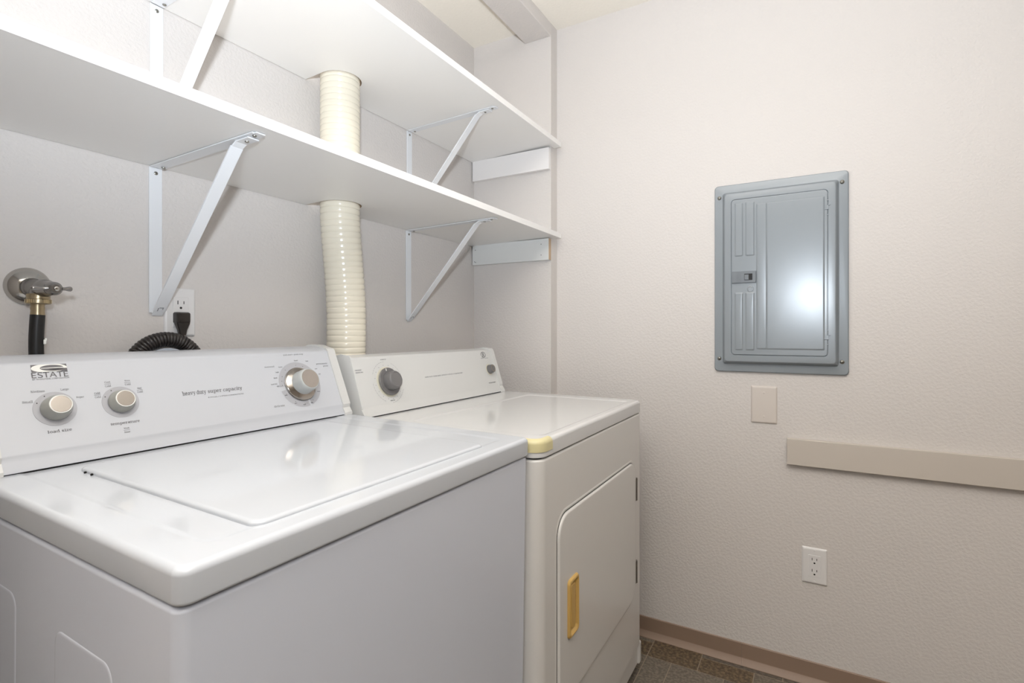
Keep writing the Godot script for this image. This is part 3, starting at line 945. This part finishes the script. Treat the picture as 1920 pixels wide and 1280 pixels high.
func plumbing() -> void:
	var px := 0.3790
	var py := 1.1780
	var o := thing("water_valve", "tarnished chrome water valve with a lever handle and round wall flange", "valve", Vector3(px, py, 0))
	var m := MB.new()
	m.lathe(fr(Vector3(0.001, 0.002, 0)), [[0.0335, 0.0], [0.0338, 0.002], [0.0325, 0.006], [0.0285, 0.012], [0.022, 0.0175], [0.015, 0.0205], [0.012, 0.021]], 48)
	obj("flange", m, M.chrome, o)
	m = MB.new()
	var ax := (Vector3(0.006, -0.006, 0.106) - Vector3(0, 0, 0.015)).normalized()
	var bx := Vector3.UP.cross(ax).normalized()
	var bf := Transform3D(Basis(bx, ax.cross(bx), ax), Vector3(0, 0, 0.015))
	m.lathe(bf, [[0.0150, 0], [0.0165, 0.003], [0.0165, 0.010], [0.0145, 0.014], [0.0140, 0.040], [0.0152, 0.044], [0.0152, 0.056], [0.0128, 0.062], [0.0120, 0.076]], 28)
	m.lathe(fr(Vector3(0.001, 0.0, 0.047), Basis(Vector3(1, 0, 0), Vector3(0, 0, 1), Vector3(0, -1, 0))), [[0.012, 0], [0.0125, 0.010], [0.0125, 0.018]], 28)
	obj("body", m, M.dull_chrome, o)
	m = MB.new()
	m.lathe(bf, [[0.0112, 0.076], [0.0120, 0.078], [0.0112, 0.087], [0.0075, 0.0915], [0.004, 0.092]], 24)
	var hub := bf * Vector3(0.0, 0, 0.0835)
	var hp := PackedVector3Array()
	var hr := PackedFloat32Array()
	for i in 41:
		var t := -1.0 + i / 20.0
		var q := absf(t)
		hp.append(hub + Vector3(t * (0.0270 if t > 0.0 else 0.0320), 0.0012 * t, 0.001 - 0.006 * maxf(0.0, t)))
		hr.append(0.0062 - 0.0034 * smoothstep(0.15, 0.5, q) + 0.0014 * smoothstep(0.55, 0.85, q) - 0.0036 * smoothstep(0.93, 1.0, q))
	m.tube(hp, hr, 14)
	var hd := obj("handle", m, M.dull_chrome, o)
	m = MB.new()
	m.lathe(bf, [[0.0040, 0.0915], [0.0036, 0.0938], [0.0020, 0.0945]], 16)
	obj("screw", m, M.chrome, hd)
	# fill hose with its brass coupling
	var h := thing("fill_hose", "black rubber fill hose hanging from the chrome valve by a brass coupling", "hose", Vector3(px + 0.001, py, 0.047))
	var dn := Basis(Vector3(1, 0, 0), Vector3(0, 0, 1), Vector3(0, -1, 0))
	m = MB.new()
	m.lathe(fr(Vector3(0, -0.013, 0), dn), [[0.0150, 0], [0.0162, 0.001], [0.0162, 0.009], [0.0175, 0.010], [0.0175, 0.0165], [0.0160, 0.018], [0.0105, 0.018]], 36)
	for i in 36:
		var a := TAU * i / 36
		m.box(Vector3(cos(a) * 0.0175, -0.0262, sin(a) * 0.0175), Vector3(0.0012, 0.006, 0.0016), 0.0, Basis(Vector3.UP, -a))
	obj("coupling_nut", m, M.brass, h, "brass coupling nut")
	m = MB.new()
	m.lathe(fr(Vector3(-0.001, -0.031, 0), dn), [[0.0098, 0], [0.0102, 0.001], [0.0096, 0.004], [0.0102, 0.007], [0.0096, 0.012], [0.0102, 0.018], [0.0100, 0.022]], 28)
	obj("ferrule", m, M.brass, h)
	var hpth := curve([Vector3(-0.001, -0.050, 0), Vector3(-0.003, -0.10, 0.0), Vector3(-0.001, -0.16, -0.001), Vector3(0.004, -0.30, -0.010), Vector3(0.0, -0.60, -0.014), Vector3(0.0, -1.166, -0.014)], 120)
	var hrad := PackedFloat32Array()
	for i in 121: hrad.append(0.0104)
	m = MB.new()
	m.tube(hpth, hrad, 20)
	obj("tube", m, M.rubber, h)
	m = MB.new()
	m.box(Vector3(0.0060, -0.0975, 0.0090), Vector3(0.004, 0.009, 0.003), 0.0014)
	m.box(Vector3(0.0075, -0.0935, 0.0080), Vector3(0.003, 0.005, 0.003), 0.0012)
	obj("paint_drip", m, M.white, h, "dried drip of white paint")
	# corrugated drain hose looping over behind the console
	var d := thing("drain_hose", "black corrugated drain hose arching up behind the washer console", "hose", Vector3(0.596, 0, 0.034))
	var c := Vector3(0, 1.0115, 0)
	var pts := []
	pts.append(Vector3(-0.0705, 0.0, 0)); pts.append(Vector3(-0.0705, 0.5, 0)); pts.append(Vector3(-0.0705, 0.94, 0))
	for i in 9:
		var a := PI - PI * i / 8
		pts.append(c + Vector3(cos(a) * 0.0690, sin(a) * 0.0705, 0))
	pts.append(Vector3(0.0705, 0.94, 0)); pts.append(Vector3(0.0705, 0.5, 0)); pts.append(Vector3(0.0705, 0.30, 0))
	var dp := curve(pts, 2600)
	var dr := PackedFloat32Array()
	var acc := 0.0
	for i in dp.size():
		if i > 0: acc += dp[i].distance_to(dp[i - 1])
		var ph := fposmod(acc / 0.0062, 1.0)
		dr.append(0.0128 + 0.0032 * sqrt(maxf(0.0, 1.0 - pow(absf(ph - 0.5) * 2.0, 2.0))))
	m = MB.new()
	m.tube(dp, dr, 20)
	obj("tube", m, M.black, d)
	m = MB.new()
	m.lathe(fr(Vector3(0, 1.0085, -0.008)), [[0.0535, 0], [0.0550, 0.0015], [0.0550, 0.0145], [0.0535, 0.016]], 64)
	obj("hose_guide", m, M.guide, d, "pale grey curved hose guide")

# ---------------------------------------------------------------- things on the walls
func receptacle(parent: Node3D, f: Transform3D, ys: Array) -> void:
	var m := MB.new()
	m.plate(f, [[0.0335, 0.067, 0.002, 0.004], [0.0335, 0.067, 0.002, 0.0058], [0.0325, 0.066, 0.002, 0.0064]], false, 3)
	var r := obj("receptacle", m, M.plate, parent)
	for y in ys:
		m = MB.new()
		m.plate(f, [[0.0017, 0.0085, 0.0004, 0.0063, -0.0064, y + 0.004], [0.0017, 0.0085, 0.0004, 0.0066, -0.0064, y + 0.004]], false, 1)
		m.plate(f, [[0.0017, 0.0068, 0.0004, 0.0063, 0.0064, y + 0.004], [0.0017, 0.0068, 0.0004, 0.0066, 0.0064, y + 0.004]], false, 1)
		m.plate(f, [[0.0052, 0.0050, 0.0022, 0.0063, 0.0, y - 0.0078], [0.0052, 0.0050, 0.0022, 0.0066, 0.0, y - 0.0078]], false, 4)
		obj("slot", m, M.dark, r)

func wall_plate(o: Node3D, f: Transform3D, w: float, h: float, m: Material) -> void:
	var b := MB.new()
	b.plate(f, [[w, h, 0.003, 0], [w, h, 0.003, 0.0015], [w - 0.003, h - 0.003, 0.003, 0.0036], [w - 0.008, h - 0.008, 0.003, 0.0050], [w - 0.014, h - 0.014, 0.003, 0.0052]], false, 4)
	obj("cover_plate", b, m, o)

func plate_screws(o: Node3D, f: Transform3D, dy: float, m: Material) -> void:
	for s in [-1, 1]:
		var b := MB.new()
		b.lathe(f * Transform3D(Basis(), Vector3(0, s * dy, 0)), [[0.0034, 0.0050], [0.0032, 0.0058], [0.0022, 0.0062], [0.0008, 0.0062]], 16)
		obj("screw", b, m, o)

func wall_fittings() -> void:
	# outlet behind the washer, with the washer's plug
	var o := thing("wall_outlet", "white outlet behind the washer with a black plug in its lower half", "outlet", Vector3(0.6405, 1.1415, 0), "white wall outlets")
	wall_plate(o, fr(Vector3.ZERO), 0.0665, 0.108, M.plate)
	receptacle(o, fr(Vector3.ZERO), [0.0175, -0.0175])
	plate_screws(o, fr(Vector3.ZERO), 0.0475, M.plate)
	var pl := thing("power_plug", "black moulded power plug in the outlet behind the washer", "plug", Vector3(0.6385, 1.1415, 0.0062))
	var m := MB.new()
	m.plate(fr(Vector3(0, -0.0125, 0)), [[0.0290, 0.0250, 0.004, 0.0], [0.0290, 0.0250, 0.004, 0.012], [0.0270, 0.0230, 0.004, 0.017], [0.0230, 0.019, 0.004, 0.019]], true, 4)
	var dn := Basis(Vector3(1, 0, 0), Vector3(0, 0, 1), Vector3(0, -1, 0))
	m.plate(fr(Vector3(0, -0.024, 0.009), dn), [[0.0285, 0.017, 0.004, -0.002], [0.0280, 0.016, 0.004, 0.002], [0.0180, 0.013, 0.004, 0.016], [0.0140, 0.012, 0.004, 0.027]], true, 4)
	m.box(Vector3(0, -0.0235, 0.0135), Vector3(0.024, 0.002, 0.009), 0.0008)
	obj("body", m, M.black, pl)
	m = MB.new()
	var cp := curve([Vector3(0, -0.048, 0.009), Vector3(0.0, -0.075, 0.006), Vector3(-0.002, -0.13, 0.0035), Vector3(0.0, -0.30, 0.002), Vector3(0.0, -1.1353, 0.002)], 60)
	var cr := PackedFloat32Array()
	for i in 61: cr.append(0.0036)
	m.tube(cp, cr, 12)
	obj("cord", m, M.black, pl)

	# breaker panel
	var p := thing("electrical_panel", "grey steel breaker panel with a hinged door on the right wall", "electrical panel", Vector3(RW, 1.2755, 1.1385))
	var f := fr(Vector3.ZERO, TO_ROOM)
	m = MB.new()
	m.plate(f, [[0.382, 0.622, 0.012, 0.0], [0.382, 0.622, 0.012, 0.006], [0.3800, 0.6200, 0.012, 0.0088], [0.375, 0.615, 0.010, 0.0105], [0.3335, 0.572, 0.008, 0.0105], [0.3295, 0.568, 0.008, 0.0112], [0.3160, 0.5545, 0.010, 0.0270], [0.3130, 0.5515, 0.010, 0.0290], [0.3090, 0.5475, 0.010, 0.0298], [0.2755, 0.5120, 0.013, 0.0298], [0.2735, 0.5100, 0.012, 0.0290], [0.2735, 0.5100, 0.012, 0.0255]], true, 6)
	obj("frame", m, M.panel, p)
	m = MB.new()
	var df := fr(Vector3(0, 0.0003, 0.0), TO_ROOM)
	m.plate(df, [[0.2705, 0.5070, 0.011, 0.0256], [0.2705, 0.5070, 0.011, 0.0298], [0.2690, 0.5055, 0.0105, 0.0308], [0.2660, 0.5025, 0.010, 0.0311]], false, 6)
	# pressed ribs and the large pressed field; [z centre, y centre, w, h]
	for q in [[-0.1130, 0.1550, 0.0170, 0.168], [-0.0800, 0.1550, 0.0190, 0.168], [-0.1130, -0.1450, 0.0170, 0.180], [-0.0800, -0.1450, 0.0190, 0.180], [-0.0455, 0.0, 0.0230, 0.462], [0.0475, 0.0, 0.1520, 0.462]]:
		m.plate(df, [[q[2] + 0.010, q[3] + 0.010, 0.004, 0.0310, q[0], q[1]], [q[2] + 0.0075, q[3] + 0.0075, 0.004, 0.0313, q[0], q[1]], [q[2] + 0.002, q[3] + 0.002, 0.003, 0.0328, q[0], q[1]], [q[2] - 0.001, q[3] - 0.001, 0.003, 0.0331, q[0], q[1]]], false, 3)
	m.lathe(df * Transform3D(Basis(), Vector3(-0.0790, -0.0400, 0)), [[0.0105, 0.0309], [0.0095, 0.0318], [0.0070, 0.0320], [0.0055, 0.0308]], 28)
	var door := obj("door", m, M.panel, p)
	m = MB.new()
	m.plate(df * Transform3D(Basis(), Vector3(-0.0978, -0.0012, 0)), [[0.0730, 0.0375, 0.001, 0.0305], [0.0730, 0.0375, 0.001, 0.0350], [0.0710, 0.0355, 0.001, 0.0362]], false, 2)
	var la := obj("latch", m, M.latch, door, "dark grey sliding latch")
	m = MB.new()
	m.plate(df * Transform3D(Basis(), Vector3(-0.0840, -0.0012, 0)), [[0.0240, 0.0210, 0.0008, 0.0358], [0.0240, 0.0210, 0.0008, 0.0364]], false, 2)
	obj("latch_window", m, M.dark, la)
	m = MB.new()
	m.box(df * Vector3(-0.0890, -0.0020, 0.0372), Vector3(0.0022, 0.0170, 0.0120), 0.0006)
	for i in 4: m.box(df * Vector3(-0.1175 + 0.0035 * i, -0.0012, 0.0364), Vector3(0.001, 0.026, 0.0012), 0.0003)
	obj("latch_slide", m, M.latch, la)
	for y in [0.1990, -0.1960]:
		m = MB.new()
		m.box(df * Vector3(0.1340, y, 0.0318), Vector3(0.0016, 0.0120, 0.0075), 0.0005)
		m.box(df * Vector3(0.1325, y - 0.005, 0.0326), Vector3(0.0022, 0.0030, 0.0120), 0.0008)
		m.box(df * Vector3(0.1390, y + 0.007, 0.0318), Vector3(0.0020, 0.0022, 0.0080), 0.0006)
		m.box(df * Vector3(0.1355, y + 0.022, 0.0314), Vector3(0.0016, 0.0030, 0.0040), 0.0005)
		m.box(df * Vector3(0.1355, y - 0.022, 0.0314), Vector3(0.0016, 0.0030, 0.0040), 0.0005)
		obj("hinge", m, M.panel, p)
	for q in [[-0.1755, 0.270], [0.1735, 0.2755], [-0.1755, -0.268], [0.1735, -0.270]]:
		m = MB.new()
		m.lathe(f * Transform3D(Basis(), Vector3(q[0], q[1], 0)), [[0.0062, 0.0105], [0.0060, 0.0120], [0.0045, 0.0140], [0.0020, 0.0148]], 20)
		var sc := obj("screw", m, M.steel, p)
		m = MB.new()
		m.box(f * Vector3(q[0], q[1], 0.0147), Vector3(0.0008, 0.0052, 0.0012), 0, TO_ROOM)
		m.box(f * Vector3(q[0], q[1], 0.0147), Vector3(0.0008, 0.0012, 0.0052), 0)
		obj("screw_slot", m, M.dark, sc)

	# blank cover plate
	o = thing("blank_wall_plate", "blank cover plate painted the wall colour, below the grey breaker panel", "cover plate", Vector3(RW, 0.8602, 1.0977))
	wall_plate(o, f, 0.0765, 0.1205, M.painted_plate)
	plate_screws(o, f, 0.0385, M.painted_plate)

	# rail
	m = MB.new()
	m.box(Vector3(RW - 0.0100, 0.7195, 1.7), Vector3(0.0198, 0.0815, 1.0718), 0.0016)
	var rl := obj("wall_rail", m, M.rail, self)
	tag(rl, "long flat painted wooden board fixed level along the right wall", "rail board")

	# outlet low on the right wall
	o = thing("wall_outlet", "white two-socket outlet with nothing plugged in, low on the right wall", "outlet", Vector3(RW, 0.3684, 1.2395), "white wall outlets")
	wall_plate(o, f, 0.0685, 0.1115, M.plate)
	receptacle(o, f, [0.0175, -0.0175])
	plate_screws(o, f, 0.0485, M.plate)
